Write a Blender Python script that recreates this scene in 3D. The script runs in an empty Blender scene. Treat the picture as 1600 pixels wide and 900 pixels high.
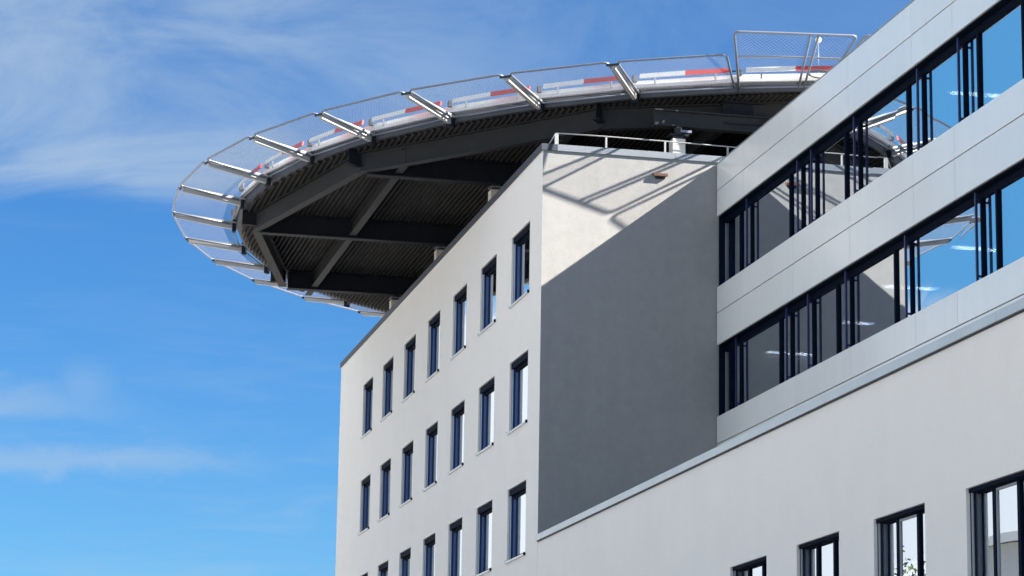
import bpy, bmesh, math, random
from mathutils import Vector, Matrix
random.seed(7)
D = bpy.data
SC = bpy.context.scene
COL = SC.collection
R = math.radians

# ------------------------------------------------------------------ camera
cam_data = D.cameras.new('camera'); cam = D.objects.new('camera', cam_data); COL.objects.link(cam)
F_PX = 4183.35
cam_data.sensor_fit = 'HORIZONTAL'; cam_data.sensor_width = 36.0
cam_data.lens = 36.0 * F_PX / 1600.0
cam_data.clip_start = 0.5; cam_data.clip_end = 6000
YAW, PITCH, ROLL = 0.21698014, 0.20854590, 0.01628923
fw = Vector((-math.cos(YAW)*math.cos(PITCH), math.sin(YAW)*math.cos(PITCH), math.sin(PITCH)))
rt = fw.cross(Vector((0, 0, 1))).normalized(); up = rt.cross(fw)
r2 = math.cos(ROLL)*rt + math.sin(ROLL)*up; u2 = -math.sin(ROLL)*rt + math.cos(ROLL)*up
cam.matrix_world = Matrix(((r2.x, u2.x, -fw.x, 0), (r2.y, u2.y, -fw.y, 0), (r2.z, u2.z, -fw.z, 1.65), (0, 0, 0, 1)))
SC.camera = cam

# ------------------------------------------------------------------ sun, sky, exposure
SUN = Vector((0.305, 0.710, 0.543)).normalized()
sun_d = D.lights.new('sun', 'SUN'); sun = D.objects.new('sun', sun_d); COL.objects.link(sun)
sun_d.energy = 5.0; sun_d.angle = R(0.53); sun_d.color = (1.0, 0.94, 0.85)
sun.rotation_euler = (-SUN).to_track_quat('-Z', 'Y').to_euler()
SC.view_settings.view_transform = 'Standard'; SC.view_settings.look = 'None'
SC.view_settings.gamma = 1.0; SC.view_settings.use_curve_mapping = False
SC.view_settings.exposure = 2.2

W = D.worlds.new('World'); SC.world = W; W.use_nodes = True
def build_world():
    nt = W.node_tree; nt.nodes.clear(); N = nt.nodes.new; L = nt.links.new
    out = N('ShaderNodeOutputWorld')
    sky = N('ShaderNodeTexSky'); sky.sky_type = 'NISHITA'; sky.sun_disc = False
    sky.sun_elevation = math.asin(SUN.z); sky.sun_rotation = math.atan2(SUN.x, SUN.y)
    sky.air_density = 1.0; sky.dust_density = 0.25; sky.ozone_density = 2.2; sky.altitude = 200
    hsv = N('ShaderNodeHueSaturation'); hsv.inputs['Saturation'].default_value = 1.2
    hsv.inputs['Value'].default_value = 0.60
    L(sky.outputs[0], hsv.inputs['Color'])
    tint = N('ShaderNodeVectorMath'); tint.operation = 'MULTIPLY'; tint.inputs[1].default_value = (0.43, 0.78, 1.10)
    L(hsv.outputs[0], tint.inputs[0])
    bg = N('ShaderNodeBackground'); L(tint.outputs[0], bg.inputs[0]); bg.inputs[1].default_value = 0.05
    tc = N('ShaderNodeTexCoord'); sep = N('ShaderNodeSeparateXYZ'); L(tc.outputs['Generated'], sep.inputs[0])
    def M(op, a, b=None, c=None):
        n = N('ShaderNodeMath'); n.operation = op
        for i, v in enumerate((a, b, c)):
            if v is None: continue
            if isinstance(v, (int, float)): n.inputs[i].default_value = v
            else: L(v, n.inputs[i])
        return n.outputs[0]
    def ramp(v, a, b, lo=0.0, hi=1.0):
        n = N('ShaderNodeMapRange'); n.interpolation_type = 'SMOOTHSTEP'
        L(v, n.inputs[0])
        n.inputs[1].default_value = a; n.inputs[2].default_value = b
        n.inputs[3].default_value = lo; n.inputs[4].default_value = hi
        return n.outputs[0]
    el = M('MULTIPLY', M('ARCSINE', sep.outputs[2]), 57.29578)
    az = M('MULTIPLY', M('ARCTAN2', sep.outputs[1], M('MULTIPLY', sep.outputs[0], -1.0)), 57.29578)
    def noise(sx, sy, off, detail=9, dist=0.7, rough=0.62):
        cb = N('ShaderNodeCombineXYZ'); L(M('MULTIPLY', az, sx), cb.inputs[0]); L(M('MULTIPLY', el, sy), cb.inputs[1])
        cb.inputs[2].default_value = off
        n = N('ShaderNodeTexNoise'); n.inputs['Scale'].default_value = 1.0
        n.inputs['Detail'].default_value = detail; n.inputs['Distortion'].default_value = dist
        n.inputs['Roughness'].default_value = rough
        L(cb.outputs[0], n.inputs['Vector']); return n.outputs[0]
    n1 = noise(0.16, 0.36, 3.1); n2 = noise(0.55, 1.3, 8.7); n3 = noise(0.22, 1.5, 1.4)
    elw = M('ADD', el, M('MULTIPLY', M('SUBTRACT', n1, 0.5), 2.4))
    elw2 = M('ADD', el, M('MULTIPLY', M('SUBTRACT', n2, 0.5), 1.1))
    # the wide veil high on the left, thinning to the right
    veil = M('MULTIPLY', ramp(elw, 13.4, 14.7), ramp(az, 2.0, 19.0, 1.0, 0.22))
    veil = M('MULTIPLY', veil, ramp(n1, 0.30, 0.68, 0.25, 1.0))
    # two low streaks
    def streak(e0, h, az1, amp):
        up_ = M('MULTIPLY', ramp(elw2, e0 - h, e0), ramp(elw2, e0, e0 + h*1.2, 1.0, 0.0))
        return M('MULTIPLY', M('MULTIPLY', up_, ramp(az, az1 - 4.5, az1, 1.0, 0.0)), amp)
    s1 = streak(9.15, 0.65, 5.6, 0.40); s2 = streak(8.0, 0.50, 8.5, 0.42)
    plume = M('MULTIPLY', M('MULTIPLY', ramp(az, 2.4, 3.2), ramp(az, 3.2, 4.4, 1.0, 0.0)),
              M('MULTIPLY', ramp(elw2, 8.9, 9.5), ramp(elw2, 9.6, 10.4, 1.0, 0.0)))
    s1 = M('MAXIMUM', s1, M('MULTIPLY', plume, 0.25))
    hazy = M('MULTIPLY', ramp(n3, 0.42, 0.75), ramp(el, 5.0, 13.0, 0.20, 0.05))
    # white bank of cloud low over the far side of the street
    bank = M('MULTIPLY', ramp(az, -6.5, -2.0, 1.0, 0.0), ramp(elw2, 11.0, 12.2, 0.95, 0.0))
    bank = M('MULTIPLY', bank, ramp(az, -120.0, -90.0, 0.0, 1.0))
    # unseen broken cloud higher over the street side, added to light the white facade
    n4 = noise(0.05, 0.07, 5.5)
    over = M('MULTIPLY', M('MULTIPLY', ramp(az, -160.0, -125.0), ramp(az, -30.0, -12.0, 1.0, 0.0)), M('MULTIPLY', ramp(el, 23.0, 32.0), ramp(n4, 0.38, 0.55, 0.35, 1.0)))
    bank = M('MAXIMUM', bank, M('MULTIPLY', over, 0.9))
    mask = M('MAXIMUM', M('MULTIPLY', veil, 0.72), M('MAXIMUM', M('MAXIMUM', s1, s2), M('MAXIMUM', hazy, bank)))
    thin = M('MULTIPLY', M('MULTIPLY', ramp(az, -48.0, -38.0), ramp(az, -14.0, -8.0, 1.0, 0.0)), M('MULTIPLY', ramp(el, 24.0, 19.0), 0.8))  # unseen cyan veil, added to brighten what the ribbon glass mirrors
    mask = M('MAXIMUM', mask, thin)
    mask = M('MULTIPLY', mask, ramp(el, -1.0, 1.0))
    cl = N('ShaderNodeBackground'); cl.inputs[0].default_value = (0.62, 0.80, 1.0, 1); cl.inputs[1].default_value = 0.165
    clb = N('ShaderNodeBackground'); clb.inputs[0].default_value = (0.90, 0.95, 1.0, 1); clb.inputs[1].default_value = 0.29
    cy_ = N('ShaderNodeBackground'); cy_.inputs[0].default_value = (0.17, 0.56, 1.0, 1); cy_.inputs[1].default_value = 0.225
    mt = N('ShaderNodeMixShader'); L(M('GREATER_THAN', thin, 0.02), mt.inputs[0]); L(cl.outputs[0], mt.inputs[1]); L(cy_.outputs[0], mt.inputs[2])
    mc = N('ShaderNodeMixShader'); L(bank, mc.inputs[0]); L(mt.outputs[0], mc.inputs[1]); L(clb.outputs[0], mc.inputs[2])
    mx = N('ShaderNodeMixShader'); L(mask, mx.inputs[0]); L(bg.outputs[0], mx.inputs[1]); L(mc.outputs[0], mx.inputs[2])
    L(mx.outputs[0], out.inputs[0])
build_world()
SC.cycles.max_bounces = 8; SC.cycles.transparent_max_bounces = 12
SC.cycles.diffuse_bounces = 4; SC.cycles.glossy_bounces = 5
SC.cycles.caustics_reflective = True

# ------------------------------------------------------------------ materials
def mat(name, col, rough=0.8, metal=0.0, spec=0.5, var=0.06, nscale=1.5, bump=0.0, bscale=60.0, coat=0.0, streak=0.0, each=0.0):
    m = D.materials.new(name); m.use_nodes = True; nt = m.node_tree; N = nt.nodes.new; L = nt.links.new
    b = nt.nodes['Principled BSDF']
    b.inputs['Roughness'].default_value = rough; b.inputs['Metallic'].default_value = metal
    b.inputs['Specular IOR Level'].default_value = spec; b.inputs['Coat Weight'].default_value = coat
    b.inputs['Coat Roughness'].default_value = 0.12
    tc = N('ShaderNodeTexCoord')
    n = N('ShaderNodeTexNoise'); n.inputs['Scale'].default_value = nscale; n.inputs['Detail'].default_value = 8
    n.inputs['Roughness'].default_value = 0.62
    L(tc.outputs['Object'], n.inputs['Vector'])
    r = N('ShaderNodeMapRange'); L(n.outputs[0], r.inputs[0])
    r.inputs[1].default_value = 0.25; r.inputs[2].default_value = 0.75
    r.inputs[3].default_value = 1 - var; r.inputs[4].default_value = 1 + var
    fac = r.outputs[0]
    if streak:
        mp = N('ShaderNodeMapping'); mp.inputs['Scale'].default_value = (2.2, 2.2, 0.10)
        L(tc.outputs['Object'], mp.inputs[0])
        n2 = N('ShaderNodeTexNoise'); n2.inputs['Scale'].default_value = 1.4; n2.inputs['Detail'].default_value = 5
        L(mp.outputs[0], n2.inputs['Vector'])
        r2_ = N('ShaderNodeMapRange'); L(n2.outputs[0], r2_.inputs[0])
        r2_.inputs[1].default_value = 0.3; r2_.inputs[2].default_value = 0.7
        r2_.inputs[3].default_value = 1 - streak; r2_.inputs[4].default_value = 1 + streak * .6
        mm = N('ShaderNodeMath'); mm.operation = 'MULTIPLY'; L(fac, mm.inputs[0]); L(r2_.outputs[0], mm.inputs[1]); fac = mm.outputs[0]
    if each:
        oi = N('ShaderNodeObjectInfo'); r3 = N('ShaderNodeMapRange'); L(oi.outputs['Random'], r3.inputs[0])
        r3.inputs[3].default_value = 1 - each; r3.inputs[4].default_value = 1 + each
        m3 = N('ShaderNodeMath'); m3.operation = 'MULTIPLY'; L(fac, m3.inputs[0]); L(r3.outputs[0], m3.inputs[1]); fac = m3.outputs[0]
    v = N('ShaderNodeVectorMath'); v.operation = 'SCALE'; v.inputs[0].default_value = col[:3]
    L(fac, v.inputs['Scale']); L(v.outputs[0], b.inputs['Base Color'])
    if bump:
        n3 = N('ShaderNodeTexNoise'); n3.inputs['Scale'].default_value = bscale; n3.inputs['Detail'].default_value = 4
        L(tc.outputs['Object'], n3.inputs['Vector'])
        bp = N('ShaderNodeBump'); bp.inputs['Strength'].default_value = bump; bp.inputs['Distance'].default_value = 0.01
        L(n3.outputs[0], bp.inputs['Height']); L(bp.outputs[0], b.inputs['Normal'])
    return m

def glass_mat(name, tint, refl, base, thick):
    m = D.materials.new(name); m.use_nodes = True; nt = m.node_tree; nt.nodes.clear(); N = nt.nodes.new; L = nt.links.new
    out = N('ShaderNodeOutputMaterial')
    tr = N('ShaderNodeBsdfTransparent'); tr.inputs[0].default_value = (*tint, 1)
    gl = N('ShaderNodeBsdfGlossy'); gl.inputs[0].default_value = (*refl, 1); gl.inputs['Roughness'].default_value = 0.0
    tc = N('ShaderNodeTexCoord')
    n = N('ShaderNodeTexNoise'); n.inputs['Scale'].default_value = 0.9; n.inputs['Detail'].default_value = 1
    L(tc.outputs['Object'], n.inputs['Vector'])
    bp = N('ShaderNodeBump'); bp.inputs['Strength'].default_value = 0.06; bp.inputs['Distance'].default_value = thick
    L(n.outputs[0], bp.inputs['Height']); L(bp.outputs[0], gl.inputs['Normal'])
    fr = N('ShaderNodeFresnel'); fr.inputs[0].default_value = 1.55
    r = N('ShaderNodeMapRange'); L(fr.outputs[0], r.inputs[0]); r.inputs[1].default_value = 0.0; r.inputs[2].default_value = 0.55
    r.inputs[3].default_value = base; r.inputs[4].default_value = 0.93
    mx = N('ShaderNodeMixShader'); L(r.outputs[0], mx.inputs[0]); L(tr.outputs[0], mx.inputs[1]); L(gl.outputs[0], mx.inputs[2])
    L(mx.outputs[0], out.inputs[0]); return m

def emit_mat(name, col, s):
    m = D.materials.new(name); m.use_nodes = True; b = m.node_tree.nodes['Principled BSDF']
    b.inputs['Base Color'].default_value = (.8, .8, .8, 1)
    b.inputs['Emission Color'].default_value = (*col, 1); b.inputs['Emission Strength'].default_value = s
    return m

M_ = dict(
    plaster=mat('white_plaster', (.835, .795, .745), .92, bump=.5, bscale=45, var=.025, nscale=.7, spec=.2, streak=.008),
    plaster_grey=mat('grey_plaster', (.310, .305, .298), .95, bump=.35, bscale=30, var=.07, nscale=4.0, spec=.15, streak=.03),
    cap=mat('shaded_cap', (.030, .038, .055), .6, spec=.5, var=.08, nscale=2.0),  # cap metal with the shade of the street side put into its colour
    cap_sunlit=mat('sunlit_cap', (.20, .22, .25), .5, spec=.4, var=.08, nscale=2.0),  # same cap metal, paler copy standing for the sunlit side
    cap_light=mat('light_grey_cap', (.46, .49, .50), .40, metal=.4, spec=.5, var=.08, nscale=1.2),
    clad=mat('grey_cladding', (.78, .79, .775), .30, spec=.55, var=.03, nscale=.5, coat=.35, streak=.03, each=.035),
    backing=mat('dark_backing', (.03, .035, .045), .7),
    frame=mat('dark_blue_frame', (.004, .008, .020), .7, spec=.03, var=.1),
    lining=mat('grey_blue_lining', (.014, .030, .100), .35, spec=.5, var=.12, nscale=6.0),
    rail=mat('dark_rail', (.012, .018, .080), .4, spec=.3, var=.1),
    pale_rail=mat('pale_blue_rail', (.46, .56, .74), .4, spec=.4, var=.05),
    jamb_grey=mat('grey_jamb', (.105, .125, .16), .45, spec=.4, var=.08),
    lining_dark=mat('navy_lining', (.012, .020, .042), .45, spec=.3, var=.1),
    jamb=mat('blue_grey_jamb', (.075, .14, .34), .4, spec=.4, var=.08),
    sash=mat('grey_sash', (.30, .34, .38), .4, spec=.4, var=.05),
    sill=mat('pale_sill', (.62, .64, .65), .35, metal=.2, var=.05),
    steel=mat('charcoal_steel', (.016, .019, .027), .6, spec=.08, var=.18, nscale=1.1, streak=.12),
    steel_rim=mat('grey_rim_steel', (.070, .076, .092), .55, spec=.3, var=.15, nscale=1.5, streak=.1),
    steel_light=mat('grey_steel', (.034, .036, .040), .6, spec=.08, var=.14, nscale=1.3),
    alu=mat('pale_aluminium', (.42, .42, .41), .42, metal=.2, spec=.5, var=.06, nscale=3.0),
    gutter=mat('white_gutter', (.72, .72, .71), .5, spec=.4, var=.06, nscale=2.0, streak=.05),
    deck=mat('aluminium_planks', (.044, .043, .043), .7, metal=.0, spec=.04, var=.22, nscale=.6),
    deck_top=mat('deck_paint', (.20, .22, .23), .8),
    galv=mat('galvanised_tube', (.20, .22, .27), .38, metal=.3, var=.08, nscale=4.0),
    wire=mat('net_wire', (.17, .18, .22), .5, metal=.0, spec=.3),
    red=mat('red_paint', (.62, .035, .03), .45, var=.07, nscale=3.0),
    rail_paint=mat('pale_grey_paint', (.34, .34, .34), .45, var=.06, nscale=3.0),
    white=mat('white_paint', (.82, .81, .79), .45, var=.05, nscale=3.0),
    column=mat('cream_column', (.60, .57, .51), .8, var=.06),
    gravel=mat('roof_gravel', (.24, .235, .22), .95, var=.25, nscale=20),
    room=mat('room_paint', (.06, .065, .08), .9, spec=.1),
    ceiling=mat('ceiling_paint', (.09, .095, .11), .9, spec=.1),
    rust=mat('brown_metal', (.10, .045, .025), .5),
    dark=mat('black_rubber', (.02, .02, .022), .6),
    ground=mat('paving', (.30, .29, .27), .95, var=.15, nscale=.4, bump=.4, bscale=8),
    hall=mat('pale_render', (.70, .68, .63), .9, var=.05),
    hall_roof=mat('grey_sheet_roof', (.20, .22, .24), .5, var=.08),
    leaf=mat('leaf', (.075, .105, .035), .7, var=.35, nscale=2.0),
    bark=mat('bark', (.10, .075, .05), .95, var=.3, nscale=6),
    glass=glass_mat('window_glass', (.60, .64, .70), (.88, .94, 1.0), .58, .006),
    glass_small=glass_mat('tall_window_glass', (.45, .52, .62), (.94, .97, 1.0), .60, .002),
    lamp=emit_mat('lamp_tube', (1.0, .96, .90), 5.0),
    bulb=mat('white_dome', (.85, .85, .84), .3),
)

# ------------------------------------------------------------------ helpers
class MB:
    """collects shapes, then links them as ONE mesh object"""
    def __init__(s): s.bm = bmesh.new(); s.mats = []
    def mi(s, m):
        if m is None: return 0
        if m not in s.mats: s.mats.append(m)
        return s.mats.index(m)
    def hexa(s, p, m=None):
        v = [s.bm.verts.new(q) for q in p]; k = s.mi(m)
        for f in ((0,3,2,1),(4,5,6,7),(0,1,5,4),(1,2,6,5),(2,3,7,6),(3,0,4,7)):
            s.bm.faces.new([v[i] for i in f]).material_index = k
        return s
    def box(s, x0, x1, y0, y1, z0, z1, m=None):
        x0, x1 = sorted((x0, x1)); y0, y1 = sorted((y0, y1)); z0, z1 = sorted((z0, z1))
        return s.hexa(((x0,y0,z0),(x1,y0,z0),(x1,y1,z0),(x0,y1,z0),(x0,y0,z1),(x1,y0,z1),(x1,y1,z1),(x0,y1,z1)), m)
    def bar(s, a, b, w, h, m=None, upv=(0,0,1)):
        """rectangular bar from a to b, w across, h along up"""
        a = Vector(a); b = Vector(b); d = (b-a).normalized(); u = Vector(upv); sd = d.cross(u).normalized(); u = sd.cross(d)
        sd *= w/2; u *= h/2
        return s.hexa((a-sd-u, a+sd-u, b+sd-u, b-sd-u, a-sd+u, a+sd+u, b+sd+u, b-sd+u), m)
    def ibeam(s, a, b, w, h, t=.03, m=None):
        a = Vector(a); b = Vector(b); z = Vector((0,0,1))   # a, b at the bottom flange's underside
        s.bar(a+z*t/2, b+z*t/2, w, t, m); s.bar(a+z*(h-t/2), b+z*(h-t/2), w, t, m)
        return s.bar(a+z*h/2, b+z*h/2, t*.8, h-2*t, m)
    def tube(s, pts, r, n=6, m=None, closed=False):
        pts = [Vector(p) for p in pts]; rings = []; k = s.mi(m); N_ = len(pts); ref = None
        for i, p in enumerate(pts):
            a = pts[(i-1) % N_] if (closed or i > 0) else p
            b = pts[(i+1) % N_] if (closed or i < N_-1) else p
            t = (b-a).normalized()
            if ref is None: ref = t.orthogonal().normalized()
            ref = (ref - t*ref.dot(t)).normalized(); bi = t.cross(ref)
            rings.append([s.bm.verts.new(p + r*(math.cos(2*math.pi*j/n)*ref + math.sin(2*math.pi*j/n)*bi)) for j in range(n)])
        for i in range(N_ if closed else N_-1):
            A, B = rings[i], rings[(i+1) % N_]
            for j in range(n):
                f = s.bm.faces.new((A[j], A[(j+1) % n], B[(j+1) % n], B[j])); f.material_index = k; f.smooth = True
        if not closed:
            s.bm.faces.new(rings[0][::-1]).material_index = k; s.bm.faces.new(rings[-1]).material_index = k
        return s
    def quad(s, a, b, c, d, m=None):
        s.bm.faces.new([s.bm.verts.new(q) for q in (a, b, c, d)]).material_index = s.mi(m); return s
    def ring(s, c, prof, n, m=None, a0=0.0, smooth=True):
        """profile [(r,z)...] (closed) swept round a vertical axis"""
        k = s.mi(m); rs = []
        for i in range(n):
            a = a0 + 2*math.pi*i/n
            rs.append([s.bm.verts.new((c[0]+r*math.cos(a), c[1]+r*math.sin(a), z)) for r, z in prof])
        for i in range(n):
            A, B = rs[i], rs[(i+1) % n]
            for j in range(len(prof)):
                f = s.bm.faces.new((A[j], B[j], B[(j+1) % len(prof)], A[(j+1) % len(prof)])); f.material_index = k
        return s
    def sphere(s, c, r, m=None):
        g = bmesh.ops.create_icosphere(s.bm, subdivisions=2, radius=r, matrix=Matrix.Translation(c)); k = s.mi(m)
        for v in g['verts']:
            for f in v.link_faces: f.material_index = k; f.smooth = True
        return s
    def build(s, name, m=None, parent=None, bevel=0.0, recalc=True, weld=False):
        if weld: bmesh.ops.remove_doubles(s.bm, verts=s.bm.verts, dist=1e-4)
        if recalc: bmesh.ops.recalc_face_normals(s.bm, faces=s.bm.faces)
        me = D.meshes.new(name); s.bm.to_mesh(me); s.bm.free()
        for q in ([m] if m is not None and not s.mats else s.mats): me.materials.append(q)
        o = D.objects.new(name, me); COL.objects.link(o)
        if parent: o.parent = parent; o.matrix_parent_inverse = Matrix.Translation(parent.location).inverted()
        if bevel:
            b = o.modifiers.new('edge', 'BEVEL'); b.width = bevel; b.segments = 1; b.limit_method = 'ANGLE'
        return o

def tag(o, label, cat, group=None, kind=None):
    if label: o['label'] = label
    if cat: o['category'] = cat
    if group: o['group'] = group
    if kind: o['kind'] = kind
    return o
def thing(name, loc, label, cat, group=None):
    o = D.objects.new(name, None); COL.objects.link(o); o.location = loc; o.empty_display_size = .3
    return tag(o, label, cat, group)
def copy_tree(o, delta, parent=None):
    c = o.copy(); COL.objects.link(c)
    if parent is None: c.location = Vector(o.location) + Vector(delta)
    else: c.parent = parent
    for ch in o.children: copy_tree(ch, delta, c)
    return c

def wall_with_holes(mb, x0, x1, z0, z1, y, holes, m, depth):
    """one welded wall sheet in a plane of constant y with openings and plaster reveals going back (+y)"""
    xs = sorted({x0, x1, *[h[0] for h in holes], *[h[1] for h in holes]})
    zs = sorted({z0, z1, *[h[2] for h in holes], *[h[3] for h in holes]})
    for i in range(len(xs)-1):
        for j in range(len(zs)-1):
            cx_, cz_ = (xs[i]+xs[i+1])/2, (zs[j]+zs[j+1])/2
            if any(h[0] < cx_ < h[1] and h[2] < cz_ < h[3] for h in holes): continue
            mb.quad((xs[i],y,zs[j]), (xs[i+1],y,zs[j]), (xs[i+1],y,zs[j+1]), (xs[i],y,zs[j+1]), m)
    for a, b, c, d in holes:
        for p, q in (((a,c),(a,d)), ((a,d),(b,d)), ((b,d),(b,c)), ((b,c),(a,c))):
            mb.quad((p[0],y,p[1]), (q[0],y,q[1]), (q[0],y+depth,q[1]), (p[0],y+depth,p[1]), m)

# ------------------------------------------------------------------ measured planes
YA, XC, YB = 15.116, -65.12, 19.785
XF = -98.12                 # far end of the tower
TOP = 19.45                 # underside of the tower's cap
LOW = 9.33                  # underside of the low wing's cap
REV = 0.06      # plaster reveal depth, glass depth

g = MB(); g.box(-3000, 3000, -3000, 3000, -.5, 0)
tag(g.build('ground', M_['ground']), None, None, kind='structure')

# ------------------------------------------------------------------ windows in plaster walls
def window(parent, x0, x1, z0, z1, lights, head=.17, GL=.18, top=.20, sash=False):
    """x0 far jamb, x1 near jamb; lights = mullion positions as fractions"""
    f = MB(); y0, y1 = YA+REV, YA+GL+.06
    LN, JB, GR = (M_['lining_dark'], M_['jamb_grey'], M_['sash']) if sash else (M_['lining'], M_['jamb'], M_['pale_rail'])
    t = .035
    f.box(x0, x0+t, y0, y1, z0, z1, LN); f.box(x1-t, x1, y0, y1, z0, z1, LN)
    f.box(x0+t, x1-t, y0, y1, z0, z0+.04, LN); f.box(x0+t, x1-t, y0, y1, z1-t, z1, M_['frame'])
    gx0, gx1, gz0, gz1 = x0+t, x1-t, z0+.04, z1-t
    yf0, yf1 = YA+GL-.03, YA+GL+.05
    f.box(gx0, gx0+.06, yf0, yf1, gz0, gz1, JB); f.box(gx1-.06, gx1, yf0, yf1, gz0, gz1, M_['frame'])
    f.box(gx0+.06, gx1-.06, yf0, yf1, gz0, gz0+.07, M_['frame']); f.box(gx0+.06, gx1-.06, yf0, yf1, gz1-top, gz1, M_['frame'])
    for q in lights:
        xm = gx0 + (gx1-gx0)*q
        f.box(xm-.05, xm+.05, yf0-.005, yf1-.01, gz0+.07, gz1-top, M_['frame'])
    if sash:
        cuts = [gx0+.06] + [gx0+(gx1-gx0)*q for q in lights] + [gx1-.06]
        for a_, b_ in zip(cuts[:-1], cuts[1:]):
            a_ += .05 if a_ != cuts[0] else 0; b_ -= .05 if b_ != cuts[-1] else 0
            if b_-a_ < .8: continue
            y2, y3 = YA+GL-.018, YA+GL+.012; zl, zh = gz0+.07, gz1-top
            f.box(a_, a_+.03, y2, y3, zl, zh, M_['sash']); f.box(b_-.03, b_, y2, y3, zl, zh, M_['sash']); f.box(a_+.03, b_-.03, y2, y3, zh-.035, zh, M_['sash'])
    fr = f.build('window', None, parent)
    MB().box(gx0+.02, gx1-.02, YA+GL, YA+GL+.02, gz0+.02, gz1-.02).build('pane', M_['glass_small'], fr)
    h = MB(); h.box(x0+.003, x1-.003, YA+.04, YA+GL-.035, z1-head, z1-.003); h.build('blind_box', M_['frame'], fr, bevel=.008)
    for xr in (x0+.06,):
        MB().box(xr-.018, xr+.018, YA+REV+.004, YA+REV+.026, z0+.045, z1-head).build('guide_rail', GR, fr)
    s = MB(); s.box(x0-.03, x1+.03, YA-.055, YA+REV, z0-.055, z0-.012)
    s.box(x0-.034, x0-.03+.012, YA-.058, YA+.0, z0-.06, z0+.02, M_['sill'])
    s.box(x1+.03-.012, x1+.034, YA-.058, YA+.0, z0-.06, z0+.02, M_['frame'])
    s.mats = [M_['sill'], M_['frame']] if M_['frame'] in s.mats else s.mats
    s.build('sill', M_['sill'], fr)
    return fr

# ------------------------------------------------------------------ tower block
tower = thing('tower_block', (-81.6, 25, 0), 'white plaster end block with rows of tall narrow windows beneath the round helipad', 'building')
WX = [(-68.68, -66.50), (-72.70, -70.60), (-76.68, -74.66), (-80.66, -78.68), (-84.74, -82.72), (-88.80, -86.78), (-92.84, -90.80)]
rows = [(16.02, 17.90), (12.60, 14.47), (9.18, 11.07), (5.2, 7.07)]
holes = [(a, b, z0, z1) for z0, z1 in rows for a, b in WX]
w = MB(); wall_with_holes(w, XF, XC, 0, TOP, YA, holes, M_['plaster'], REV)
w.quad((XF,YA,0), (XF,YA,TOP), (XF,44,TOP), (XF,44,0), M_['plaster']); w.quad((XF,44,0), (XF,44,TOP), (XC,44,TOP), (XC,44,0), M_['plaster'])
w.build('front_wall', None, tower, weld=True)
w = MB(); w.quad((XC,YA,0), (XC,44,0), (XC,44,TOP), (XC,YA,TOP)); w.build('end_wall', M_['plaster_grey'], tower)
rf = MB(); rf.box(XF+.02, XC-.02, YA+.02, 43.98, 19.2, 19.38); roof = rf.build('roof', M_['gravel'], tower)
for z in (8.4, 11.9, 15.3):
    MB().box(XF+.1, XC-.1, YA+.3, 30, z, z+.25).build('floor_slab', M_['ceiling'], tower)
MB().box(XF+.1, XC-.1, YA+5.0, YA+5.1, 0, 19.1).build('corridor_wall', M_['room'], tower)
c = MB()
def cap_run(c, a, b, inn, o=.045, th=.17, wd=.42):
    """sheet-metal cap: a vertical fascia standing proud of the wall and a flat top, from a to b, inn = unit vector inwards"""
    a = Vector(a); b = Vector(b); inn = Vector(inn); z = Vector((0,0,1)); n = max(1, round((b-a).length/3.0))
    for i in range(n):
        p = a+(b-a)*(i/n); q = a+(b-a)*((i+1)/n) - (b-a).normalized()*.006
        P = [p-inn*o, q-inn*o, q+inn*(wd-o), p+inn*(wd-o)]
        c.hexa([v for v in P]+[v+z*th+(inn*0) for v in P])
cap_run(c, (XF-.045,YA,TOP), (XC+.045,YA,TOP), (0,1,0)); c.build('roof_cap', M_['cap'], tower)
c = MB(); cap_run(c, (XC,YA+.376,TOP), (XC,43.9,TOP), (-1,0,0)); c.build('roof_cap', M_['cap_sunlit'], tower)
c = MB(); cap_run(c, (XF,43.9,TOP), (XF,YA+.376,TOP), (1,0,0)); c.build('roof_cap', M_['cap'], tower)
for z0, z1 in rows:
    for a, b in WX: window(tower, a, b, z0, z1, (.80,))

# ------------------------------------------------------------------ low wing
XE = -18.0
low = thing('low_wing', (-42, 18, 0), 'long low pale plaster wing with dark framed windows at the bottom right', 'building')
LX = [(-48.86, -46.63), (-44.92, -42.68), (-41.01, -38.74), (-37.07, -34.80), (-33.13, -30.9), (-29.2, -27.0), (-25.3, -23.0)]
LX = [(-60.6, -58.4), (-56.7, -54.5), (-52.8, -50.6)] + LX
lows = (4.6, 7.07)
w = MB(); wall_with_holes(w, XC+.012, XE, 0, LOW, YA, [(a, b, *lows) for a, b in LX], M_['plaster'], REV)
w.quad((XE,YA,0), (XE,40,0), (XE,40,LOW), (XE,YA,LOW), M_['plaster']); w.build('front_wall', None, low, weld=True)
MB().box(XC+.05, XE-.02, YA+.02, YB, 9.0, 9.28).build('terrace_roof', M_['gravel'], low)
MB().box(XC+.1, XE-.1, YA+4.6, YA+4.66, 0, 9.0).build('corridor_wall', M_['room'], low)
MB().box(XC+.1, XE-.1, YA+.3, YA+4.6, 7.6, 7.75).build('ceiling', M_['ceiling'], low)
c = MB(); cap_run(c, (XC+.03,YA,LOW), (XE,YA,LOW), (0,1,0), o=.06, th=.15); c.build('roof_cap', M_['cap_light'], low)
c = MB(); c.box(XC+.03, XE, YA-.02, YA-.002, LOW-.028, LOW-.003); c.build('drip_trim', M_['backing'], low)
for a, b in LX: window(low, a, b, *lows, (.31, .72), head=.07, GL=.17, top=.05, sash=True)

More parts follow.
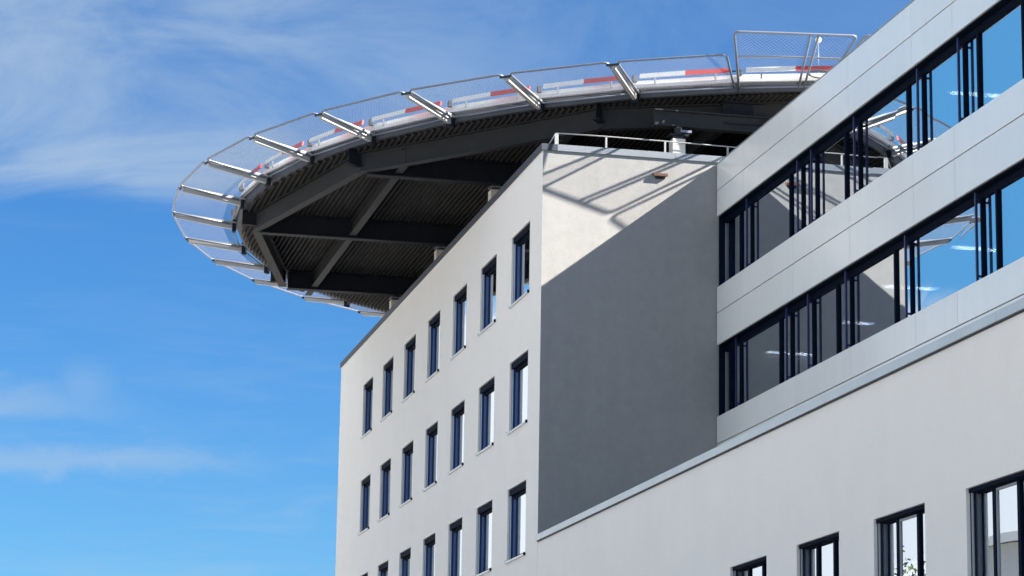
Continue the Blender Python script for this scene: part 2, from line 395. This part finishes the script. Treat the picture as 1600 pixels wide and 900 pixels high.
# ------------------------------------------------------------------ upper wing with bands of cladding and glass
wing = thing('upper_wing', (-45, 27, 9), 'light grey metal clad wing with two long ribbons of glass beside the plaster end block', 'building')
JX = [-65.10, -62.85, -58.92, -55.0, -51.06, -48.78, -44.85, -40.92, -37.0, -33.0, -29.0, -25.0, -21.0]
rowsB = [(18.69, 19.40), (17.99, 18.68), (15.43, 16.115), (14.58, 15.42), (12.01, 12.72), (9.75, 12.0)]
for z0, z1 in rowsB:
    for a, b in zip(JX[:-1], JX[1:]):
        o = MB().box(a+.008, b-.008, YB, YB+.05, z0+.006, z1-.006).build('cladding_panel', M_['clad'], wing, bevel=.006)
k = MB(); k.box(-65.10, -21, YB+.051, YB+.30, 17.99, 19.38); k.box(-65.10, -21, YB+.051, YB+.30, 14.58, 16.11); k.box(-65.10, -21, YB+.051, YB+.30, 9.3, 12.71)
k.build('parapet_backing', M_['backing'], wing)
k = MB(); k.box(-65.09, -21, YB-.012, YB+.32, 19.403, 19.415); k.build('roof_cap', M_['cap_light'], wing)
MB().box(-65.08, -21, YB+.32, 40, 19.15, 19.33).build('roof', M_['gravel'], wing)
MB().box(-21, -20.8, YB, 40, 9, 19.38).build('end_wall', M_['clad'], wing)
GE = .27
for s0, s1 in ((16.12, 17.985), (12.725, 14.575)):
    so = MB(); so.box(-65.10, -21, YB+.052, YB+GE+.1, s1-.015, s1-.002); so.build('soffit', M_['frame'], wing)
    fr = MB(); fr.box(-65.10, -21, YB+GE-.05, YB+GE+.06, s1-.15, s1-.018); fr.box(-65.10, -21, YB+GE-.05, YB+GE+.06, s0-.03, s0+.06)
    up = s0 > 14
    rails = [-62.9, -58.91, -54.95, -51.04, -48.77, -44.9, -40.95, -37.0, -33.0, -29.0, -25.0] if up else [-63.83, -59.79, -55.60, -51.88, -48.02, -44.1, -40.1, -36.1, -32.1, -28.1, -24.1]
    wide = [-63.8, -59.8, -55.85, -51.93, -48.03, -45.8, -41.85, -37.9, -33.9, -29.9, -25.9] if up else [-64.65, -60.62, -56.50, -52.81, -47.25, -45.0, -41.0, -37.0, -33.0, -29.0, -25.0]
    thin_ = [-57.9] if up else [-58.2]
    posts = sorted([(x, .042) for x in wide] + [(x, .03) for x in rails] + [(x, .025) for x in thin_])
    for x, hw in posts:
        fr.box(x-hw, x+hw, YB+GE-.052, YB+GE+.062, s0+.06, s1-.15)
    rib = fr.build('ribbon_window', M_['frame'], wing)
    MB().box(-65.098, -65.07, YB+.052, YB+GE-.056, s0-.03, s1-.016).build('reveal_lining', M_['frame'], rib)
    posts = [(-65.10, .0)] + posts + [(-21, .0)]
    for (a, ha), (b, hb) in zip(posts[:-1], posts[1:]):
        j = [random.uniform(-.0012, .0012)*(b-a) for q in range(4)]; y_ = YB+GE; x_, w_ = a+ha-.005, b-hb+.005; z_, h_ = s0+.05, s1-.14
        MB().hexa(((x_, y_+j[0], z_), (w_, y_+j[1], z_), (w_, y_+.03, z_), (x_, y_+.03, z_), (x_, y_+j[2], h_), (w_, y_+j[3], h_), (w_, y_+.03, h_), (x_, y_+.03, h_))).build('pane', M_['glass'], rib)
    for xr in rails + thin_:
        q = MB(); q.box(xr-.026, xr+.026, YB+GE-.17, YB+GE-.125, s0-.02, s1-.018)
        for zz in (s0+.12, s1-.24): q.box(xr-.012, xr+.012, YB+GE-.126, YB+GE-.045, zz, zz+.045)
        q.build('blind_rail', M_['rail'], rib)
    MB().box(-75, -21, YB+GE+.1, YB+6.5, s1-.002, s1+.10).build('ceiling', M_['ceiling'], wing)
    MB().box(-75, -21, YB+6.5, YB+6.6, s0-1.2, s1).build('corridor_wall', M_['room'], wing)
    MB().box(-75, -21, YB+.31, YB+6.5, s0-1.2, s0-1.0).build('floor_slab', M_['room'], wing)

# ceiling lamps behind the ribbons
def strip_lamp(x, z, label, y0=21.1, y1=22.26):
    t = thing('strip_lamp', (x, 21.68, z), label, 'ceiling lamp', 'strip lamps behind the ribbon windows')
    MB().box(x-.11, x+.11, y0-.05, y1+.05, z-.02, z+.03).build('housing', M_['white'], t)
    MB().box(x-.065, x+.065, y0, y1, z-.06, z-.021).build('tube', M_['lamp'], t)
for x, lb in ((-69.5, 'lit strip lamp nearest the grey end wall behind the lower ribbon of glass'),
              (-65.0, 'lit strip lamp second from the grey end wall behind the lower ribbon of glass'),
              (-60.7, 'lit strip lamp behind the lower ribbon where the glass mirrors the shaded wall'),
              (-56.45, 'lit strip lamp behind the lower ribbon where the mirrored wall meets mirrored sky'),
              (-52.3, 'lit strip lamp behind the lower ribbon seen through blue sky reflection')):
    strip_lamp(x, 14.50, lb, 21.65 if x == -60.7 else 21.1)
strip_lamp(-52.2, 17.90, 'lit strip lamp behind the upper ribbon of glass at the right')

# ------------------------------------------------------------------ helipad
CX, CY = -82.06, 27.90
heli = thing('helipad', (CX, CY, 19.38), 'round elevated helicopter deck on dark steel girders ringed by netted safety frames', 'helipad')
def pol(r, a, z): return Vector((CX+r*math.cos(R(a)), CY+r*math.sin(R(a)), z))
ANG = [-14.75, -23.75, -32.44, -40.89, -49.79, -59.2, -68.54, -77.84, -87.34, -97.38, -107.61, -116.84, -126.31, -135.64, -144.6]
nrest = 23; span = (360 - (ANG[0]-ANG[-1]))/(nrest+1)
ANG = ANG + [ANG[-1]-span*(i+1) for i in range(nrest)]
NB = len(ANG)
ZB, ZT, RB = 21.40, 21.64, 18.62
# deck plate with corrugated underside, ridges along X
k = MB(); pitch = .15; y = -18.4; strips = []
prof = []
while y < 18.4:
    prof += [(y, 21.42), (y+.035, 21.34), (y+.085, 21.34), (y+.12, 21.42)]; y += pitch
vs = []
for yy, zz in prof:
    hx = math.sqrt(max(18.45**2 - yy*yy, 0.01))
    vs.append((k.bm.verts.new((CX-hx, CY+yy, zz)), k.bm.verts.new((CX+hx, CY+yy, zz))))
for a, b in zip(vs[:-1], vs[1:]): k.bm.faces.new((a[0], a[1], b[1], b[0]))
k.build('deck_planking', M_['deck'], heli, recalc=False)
k = MB(); n = 152; cv = k.bm.verts.new((CX, CY, ZT+.03)); rv = [k.bm.verts.new(pol(18.55, 360*i/n, ZT+.03)) for i in range(n)]
for i in range(n): k.bm.faces.new((cv, rv[i], rv[(i+1) % n]))
k.build('deck_surface', M_['deck_top'], heli)
# rim: dark channel below, pale gutter above; straight between the joints
def poly_ring(name, prof, m, sub=1):
    k = MB(); idx = k.mi(m); rings = []
    for i in range(NB):
        a, b = ANG[i], ANG[(i+1) % NB] - (360 if i == NB-1 else 0)
        for s in range(sub):
            q = a + (b-a)*s/sub
            rings.append([k.bm.verts.new(pol(r, q, z)) for r, z in prof])
    for i in range(len(rings)):
        A, B = rings[i], rings[(i+1) % len(rings)]
        for j in range(len(prof)):
            k.bm.faces.new((A[j], A[(j+1) % len(prof)], B[(j+1) % len(prof)], B[j]))
    return k.build(name, m, heli)
poly_ring('rim_channel', [(18.62, ZB), (18.40, ZB), (18.40, ZB+.02), (18.58, ZB+.03), (18.58, ZT-.03), (18.40, ZT-.02), (18.40, ZT), (18.66, ZT), (18.66, ZT-.03), (18.62, ZT-.03)], M_['steel_rim'])
poly_ring('gutter', [(18.74, ZT+.002), (18.45, ZT+.002), (18.45, ZT+.215), (18.62, ZT+.215), (18.66, ZT+.215), (18.69, ZT+.10), (18.73, ZT+.095)], M_['gutter'])
# main structure
ZG, GH = 20.75, .60
VA = [-90+27*i for i in (-3, -2, -1, 0, 1, 2, 3)] + [18, 45, 72, 99, 126, 153, 171]
VA = sorted(VA); VP = [pol(18.1, a, ZG) for a in VA]
for i in range(len(VP)):
    if VA[i] in (-144, -171): continue      # the last bay has no edge beam
    a, b = VP[i], VP[(i+1) % len(VP)]
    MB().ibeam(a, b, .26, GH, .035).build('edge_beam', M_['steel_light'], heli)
gx = [CX-8.22*i for i in (2, 1, 0, -1)] + [CX+16.2]
def chord(x, r=17.95): return math.sqrt(max(r*r-(x-CX)**2, 0))
for x in gx:
    h = chord(x) if abs(x-CX) < 17.5 else 6
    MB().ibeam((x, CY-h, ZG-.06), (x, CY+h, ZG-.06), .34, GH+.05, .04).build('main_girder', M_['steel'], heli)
for y in [12.85, 16.6, 20.4, 24.2, 28.0, 31.8, 35.6, 39.4, 43.0]:
    dx = math.sqrt(max(17.9**2-(y-CY)**2, 0)); xs = [CX-dx] + [q for q in sorted(gx) if abs(q-CX) < dx-.3] + [CX+dx]
    for a, b in zip(xs[:-1], xs[1:]):
        MB().ibeam((a+.18, y, ZG+.02), (b-.18, y, ZG+.02), .22, GH-.14, .03).build('cross_beam', M_['steel_light'], heli)
# short radial stubs from the edge beams to the rim, web stiffeners
for a in VA:
    if a in (-144, -171): continue
    MB().ibeam(pol(18.0, a, ZG+.18), pol(18.55, a, ZG+.18), .2, .48, .03).build('rim_stub', M_['steel'], heli)
for i in range(len(VP)):
    if VA[i] in (-144, -171): continue
    p, q = VP[i], VP[(i+1) % len(VP)]; d = (q-p).normalized()
    for t in (.12, .5, .88):
        m_ = p+(q-p)*t
        MB().bar(m_+Vector((0,0,.04)), m_+Vector((0,0,GH-.04)), .02, .24, upv=d).build('stiffener', M_['steel'], heli)
# columns under the girders
for x, y in [(x, y) for x in gx[:4] for y in (15.75, 23.8, 31.9)]:
    if math.hypot(x-CX, y-CY) > 17.8: continue
    f_ = MB(); f_.box(x-.19, x+.19, y-.19, y+.19, 19.38, 20.50)
    co = f_.build('column', M_['column'], heli, bevel=.01)
    b_ = MB(); b_.box(x-.14, x+.14, y-.14, y+.14, 20.50, 20.56, M_['dark']); b_.box(x-.2, x+.2, y-.2, y+.2, 20.56, 20.60, M_['galv']); b_.box(x-.1, x+.1, y-.1, y+.1, 20.60, 20.69, M_['steel_light'])
    b_.build('bearing', None, co)
# the beam end above the corner pedestal, with its bearing
MB().ibeam((-65.75, 18.25, 20.50), (-65.75, 31.0, 20.50), .30, .44, .035).build('main_girder', M_['steel_light'], heli)
co = MB().box(-65.80, -65.44, 18.68, 19.03, 19.38, 20.12).build('column', M_['column'], heli, bevel=.01)
b_ = MB(); b_.box(-65.74, -65.50, 18.72, 18.98, 20.123, 20.20, M_['dark']); b_.box(-65.78, -65.46, 18.62, 19.12, 20.203, 20.25, M_['steel']); b_.box(-65.72, -65.52, 18.80, 18.95, 20.253, 20.46, M_['dark']); b_.box(-65.84, -65.44, 18.90, 19.2, 20.30, 20.36, M_['galv']); b_.build('bearing', None, co)

RT, ZTIP, RF, ZF = 20.69, 21.80, 18.80, 21.47
def arc_corner(a, c, b, r, n=5):
    a, b, c = Vector(a), Vector(b), Vector(c); p = c+(a-c).normalized()*r; q = c+(b-c).normalized()*r
    return [(p*(1-t)**2 + c*2*t*(1-t) + q*t*t) for t in [i/n for i in range(n+1)]]
def net_frame(f0, t0, t1, f1, posts=(), rails=(), tr=.030, pitch=.10, wires=True):
    """a tube frame through inner corner f0, outer corners t0 t1, inner corner f1, with a wire net in it"""
    s = MB(); path = [f0] + arc_corner(f0, t0, t1, .16) + arc_corner(t0, t1, f1, .16) + [f1]
    s.tube(path, tr, 8); s.tube([f0, f1], tr*.8, 6)
    for q in posts:
        s.tube([Vector(f0).lerp(f1, q[0]), Vector(t0).lerp(t1, q[1])], tr*.95, 6)
    for q in rails:
        s.tube([Vector(f0).lerp(t0, q), Vector(f1).lerp(t1, q)], tr*.85, 6)
    nf = s.build('safety_net', M_['galv'], heli)
    w_ = MB(); th = .0031
    L1 = ((Vector(t1)-Vector(t0)).length + (Vector(f1)-Vector(f0)).length)/2; L2 = (Vector(t0)-Vector(f0)).length
    nu = max(2, round(L1/pitch)); nv = max(2, round(L2/pitch))
    P = lambda u, v: Vector(f0).lerp(f1, u).lerp(Vector(t0).lerp(t1, u), v)
    nrm = (Vector(t0)-Vector(f0)).cross(Vector(f1)-Vector(f0)).normalized()
    # a diamond net: wires run both ways on the slant, clipped to the frame
    def slant(sign):
        nn = nu + nv
        for i in range(1, nn):
            u0, v0 = (i/nu, 0.0) if i <= nu else (1.0, (i-nu)/nv)
            u1, v1 = (0.0, i/nv) if i <= nv else ((i-nv)/nu, 1.0)
            if sign < 0: u0, u1 = 1-u0, 1-u1
            a, b = P(u0, v0), P(u1, v1)
            if (a-b).length > .05: w_.bar(a, b, th, th, upv=nrm)
    slant(1); slant(-1)
    w_.build('mesh', M_['wire'], nf)
    return nf
for i in range(NB):
    a = ANG[i]; b = ANG[(i+1) % NB] - (360 if i == NB-1 else 0)
    g_ = .42
    hi, lo = a, b                                     # angles fall as the index rises
    if i == 0:
        tall = net_frame(pol(RF, -24.0+g_*.5, 21.45), (-62.98, 19.60, 22.37), (-62.58, 22.80, 22.40), pol(RF, -17.0, 21.45),
                  posts=((.70, .62), (.765, .685)), tr=.033); tall['label'] = 'tall net frame twice the height of the others'
    elif i == NB-1:
        net_frame(pol(RF, -16.3, 21.45), (-62.52, 22.95, 22.40), pol(20.2, -5.6, 22.38), pol(RF, -6.2, 21.45), posts=((.62, .62), (.69, .69)), tr=.033)
    else:
        net_frame(pol(RF, lo+g_, ZF), pol(RT, lo+g_*.8, ZTIP), pol(RT, hi-g_*.8, ZTIP), pol(RF, hi-g_, ZF))
    # bracket arm: box section, deeper at the rim
    if i not in (0, 1):
        s = MB(); p, q = pol(18.6, a, 0), pol(RT-.12, a, 0); tg = Vector((-math.sin(R(a)), math.cos(R(a)), 0))*.055
        s.hexa((p-tg+Vector((0,0,21.30)), p+tg+Vector((0,0,21.30)), q+tg+Vector((0,0,ZTIP-.17)), q-tg+Vector((0,0,ZTIP-.17)),
                p-tg+Vector((0,0,21.50)), p+tg+Vector((0,0,21.50)), q+tg+Vector((0,0,ZTIP-.05)), q-tg+Vector((0,0,ZTIP-.05))))
        s.bar(p-tg*1.7+Vector((0,0,21.525)), q-tg*1.7+Vector((0,0,ZTIP-.03)), .045, .045); s.bar(p+tg*1.7+Vector((0,0,21.525)), q+tg*1.7+Vector((0,0,ZTIP-.03)), .045, .045)
        arm = s.build('bracket_arm', M_['alu'], heli)
        MB().hexa([v+Vector((0,0,z)) for z in (21.24, 21.62) for v in (pol(18.63, a-.32, 0), pol(18.75, a-.32, 0), pol(18.75, a+.32, 0), pol(18.63, a+.32, 0))]).build('foot_plate', M_['steel'], arm)
        k = MB(); tp = pol(RT-.06, a, ZTIP-.06); k.bar(tp-tg*3.2, tp+tg*3.2, .05, .05); k.build('tip_clip', M_['dark'], arm)
    # marker boards, facing the street and the wing
    if not (-150 < a < -84):
        # one board: white half, then red half
        e0, e1 = lo+.55, hi-.75; mid = e0+(e1-e0)*.51
        k = MB()
        for u, v, m in ((e0, mid, M_['white']), (mid, e1, M_['red'])):
            pa, pb = pol(18.88, u, 0), pol(18.88, v, 0); qa, qb = pol(18.83, u, 0), pol(18.83, v, 0); LB = [pol(-.036, u, 0)-Vector((CX, CY, 0)), pol(-.036, v, 0)-Vector((CX, CY, 0))]
            if m is M_['red']: pa = pa.lerp(pb, .002)
            k.hexa([x+Vector((0,0,z))+(LB[q]*h) for h, z in ((0, 21.86), (1, 21.99)) for x, q in ((pa, 0), (pb, 1), (qb, 1), (qa, 0))], m)
        bd = k.build('marker_board', None, heli)
        for u in (e0+1.2, e1-1.2): MB().bar(pol(18.77, u, 21.70), pol(18.77, u, 21.97), .04, .05, upv=(1,0,0)).build('board_post', M_['galv'], bd)
    k = MB(); pc = pol(18.74, a, 0); k.box(pc.x-.06, pc.x+.06, pc.y-.06, pc.y+.06, 21.80, 21.98); k.build('edge_light', M_['cap'], heli, bevel=.01)
k = MB(); k.tube([pol(18.89, -23.9, 22.29), pol(18.89, -19.8, 22.225), pol(18.89, -15.61, 22.16), pol(18.89, -8, 22.12)], .03, 8)
k.build('guard_rail', M_['galv'], heli)
# locking post between low and tall frames, obstruction light
k = MB(); k.tube([pol(18.85, -23.85, 21.3), pol(18.85, -23.85, 22.0)], .03, 6); k.tube([pol(18.85, -24.4, 21.9), pol(18.85, -23.5, 21.9)], .02, 6); k.build('lock_post', M_['steel_light'], heli)
ob = thing('obstruction_light', pol(18.3, -17.4, 21.67), 'small white globe lamp on a thin pole behind the tall net frame', 'lamp')
k = MB(); k.tube([pol(18.3, -17.4, 21.67), pol(18.3, -17.4, 22.80)], .012, 6); k.build('pole', M_['galv'], ob)
MB().sphere(pol(18.3, -17.4, 22.86), .085).build('globe', M_['bulb'], ob)
k = MB(); cpt = pol(18.92, -17.3, 21.72)
pts = []
for i in range(26):
    t = i/25*math.pi*2*1.6; pts.append(cpt + Vector((.02*i/25, .34*math.cos(t), .10*math.sin(t)+.02*i/25)))
k.tube(pts, .022, 6)
tag(k.build('coiled_cable', M_['dark']), 'black looped cable hanging at the foot of the tall net frame', 'cable')

# ------------------------------------------------------------------ small things on the tower
rl = thing('roof_railing', (-65.4, 17.8, 19.62), 'low white tube railing along the roof edge above the grey end wall', 'railing')
XR = -65.33
for y, w_ in ((15.52, .10), (16.85, .045), (18.44, .045), (20.15, .045), (21.8, .045)):
    MB().box(XR-.02, XR+.02, y-w_/2, y+w_/2, 19.62, 19.97).build('post', M_['rail_paint'], rl)
k = MB(); k.tube([(XR, 15.50, 19.985), (XR, 16.85, 19.995), (XR, 18.44, 19.985), (XR, 20.15, 19.965), (XR, 23, 19.95)], .016, 8); k.build('rail', M_['rail_paint'], rl)
k = MB(); k.tube([(XR, 15.50, 19.97), (XR-.1, 15.30, 19.63)], .018, 6); k.build('strut', M_['rail_paint'], rl)
vt = thing('wall_lamp', (XC, 18.24, 19.0), 'small flat brown lamp box on the sunlit top of the grey end wall', 'wall lamp')
k = MB(); k.hexa(((XC, 18.05, 18.98), (XC+.11, 18.05, 18.95), (XC+.11, 18.44, 18.95), (XC, 18.44, 18.98), (XC, 18.05, 19.06), (XC+.11, 18.05, 19.03), (XC+.11, 18.44, 19.03), (XC, 18.44, 19.06)))
k.build('housing', M_['rust'], vt, bevel=.008)
MB().box(XC+.002, XC+.05, 18.12, 18.37, 18.90, 18.97).build('bracket', M_['dark'], vt)

# ------------------------------------------------------------------ across the street (seen in the window panes)
hall = thing('curved_roof_hall', (-108, -17, 0), 'pale hall with a curved grey roof across the street', 'building')
k = MB(); k.box(-124, -110, -22.8, -12.7, 0, 12.8); k.build('wall', M_['hall'], hall)
k = MB(); n = 16; fr_, bk_ = [], []
for i in range(n+1):
    t = math.pi*i/n; yy, zz = -17.75-5.04*math.cos(t), 12.81+2.75*math.sin(t)
    fr_.append(k.bm.verts.new((-110.02, yy, zz))); bk_.append(k.bm.verts.new((-123.98, yy, zz)))
k.bm.faces.new(fr_); k.bm.faces.new(bk_[::-1]); k.build('gable', M_['hall'], hall, recalc=False)
k = MB(); rs = []
for i in range(n+1):
    t = math.pi*i/n
    rs.append([k.bm.verts.new((x, -17.75-a_*math.cos(t), 12.80+b_*math.sin(t))) for x, a_, b_ in ((-109.3, 5.06, 2.79), (-109.3, 5.5, 3.2), (-124.6, 5.5, 3.2), (-124.6, 5.06, 2.79))])
for p, q in zip(rs[:-1], rs[1:]):
    for j in range(4): k.bm.faces.new((p[j], q[j], q[(j+1) % 4], p[(j+1) % 4]))
k.bm.faces.new(rs[0]); k.bm.faces.new(rs[-1][::-1]); k.build('roof', M_['hall_roof'], hall)
MB().box(-109.99, -109.6, -22.6, -12.9, 12.35, 12.75).build('cornice', M_['hall_roof'], hall)
for y in (-20.8, -17.75, -14.7):
    MB().box(-109.998, -109.94, y-.7, y+.7, 8.4, 11.0).build('window', M_['frame'], hall)
def tree(x, y, h, rad, label, seed):
    rnd = random.Random(seed); t = thing('tree', (x, y, 0), label, 'tree', 'trees across the street')
    k = MB()
    def limb(a, b, r0, r1):
        a, b = Vector(a), Vector(b); d = (b-a).normalized(); o_ = d.orthogonal().normalized(); p = d.cross(o_)
        ra = [k.bm.verts.new(a+r0*(math.cos(q)*o_+math.sin(q)*p)) for q in [i*math.pi/3 for i in range(6)]]
        rb = [k.bm.verts.new(b+r1*(math.cos(q)*o_+math.sin(q)*p)) for q in [i*math.pi/3 for i in range(6)]]
        for i in range(6): k.bm.faces.new((ra[i], ra[(i+1) % 6], rb[(i+1) % 6], rb[i]))
    limb((x, y, 0), (x+.2, y, h*.45), .28, .18); tips = []
    for i in range(16):
        an = rnd.uniform(0, 6.28); z0 = h*rnd.uniform(.3, .6); e = (x+rad*rnd.uniform(.3, .8)*math.cos(an), y+rad*rnd.uniform(.3, .8)*math.sin(an), h*rnd.uniform(.5, .95))
        limb((x+.15, y, z0), e, .09, .02); tips.append(e)
    limb((x+.2, y, h*.45), (x+.1, y+.1, h*.97), .18, .02); tips.append((x+.1, y+.1, h*.95))
    k.build('trunk', M_['bark'], t)
    k = MB()
    for e in tips:
        for j in range(150):
            p = Vector(e)+Vector((rnd.gauss(0, .75), rnd.gauss(0, .75), rnd.gauss(0, .6))); s_ = rnd.uniform(.07, .14)
            u = Vector((rnd.gauss(0, 1), rnd.gauss(0, 1), rnd.gauss(0, 1))).normalized(); v = u.orthogonal().normalized()
            k.quad(p-u*s_, p+v*s_*.6, p+u*s_, p-v*s_*.6)
    k.build('crown', M_['leaf'], t, recalc=False)
tree(-100.5, -8.6, 13.4, 3.2, 'slender tree with thin foliage across the street', 3)
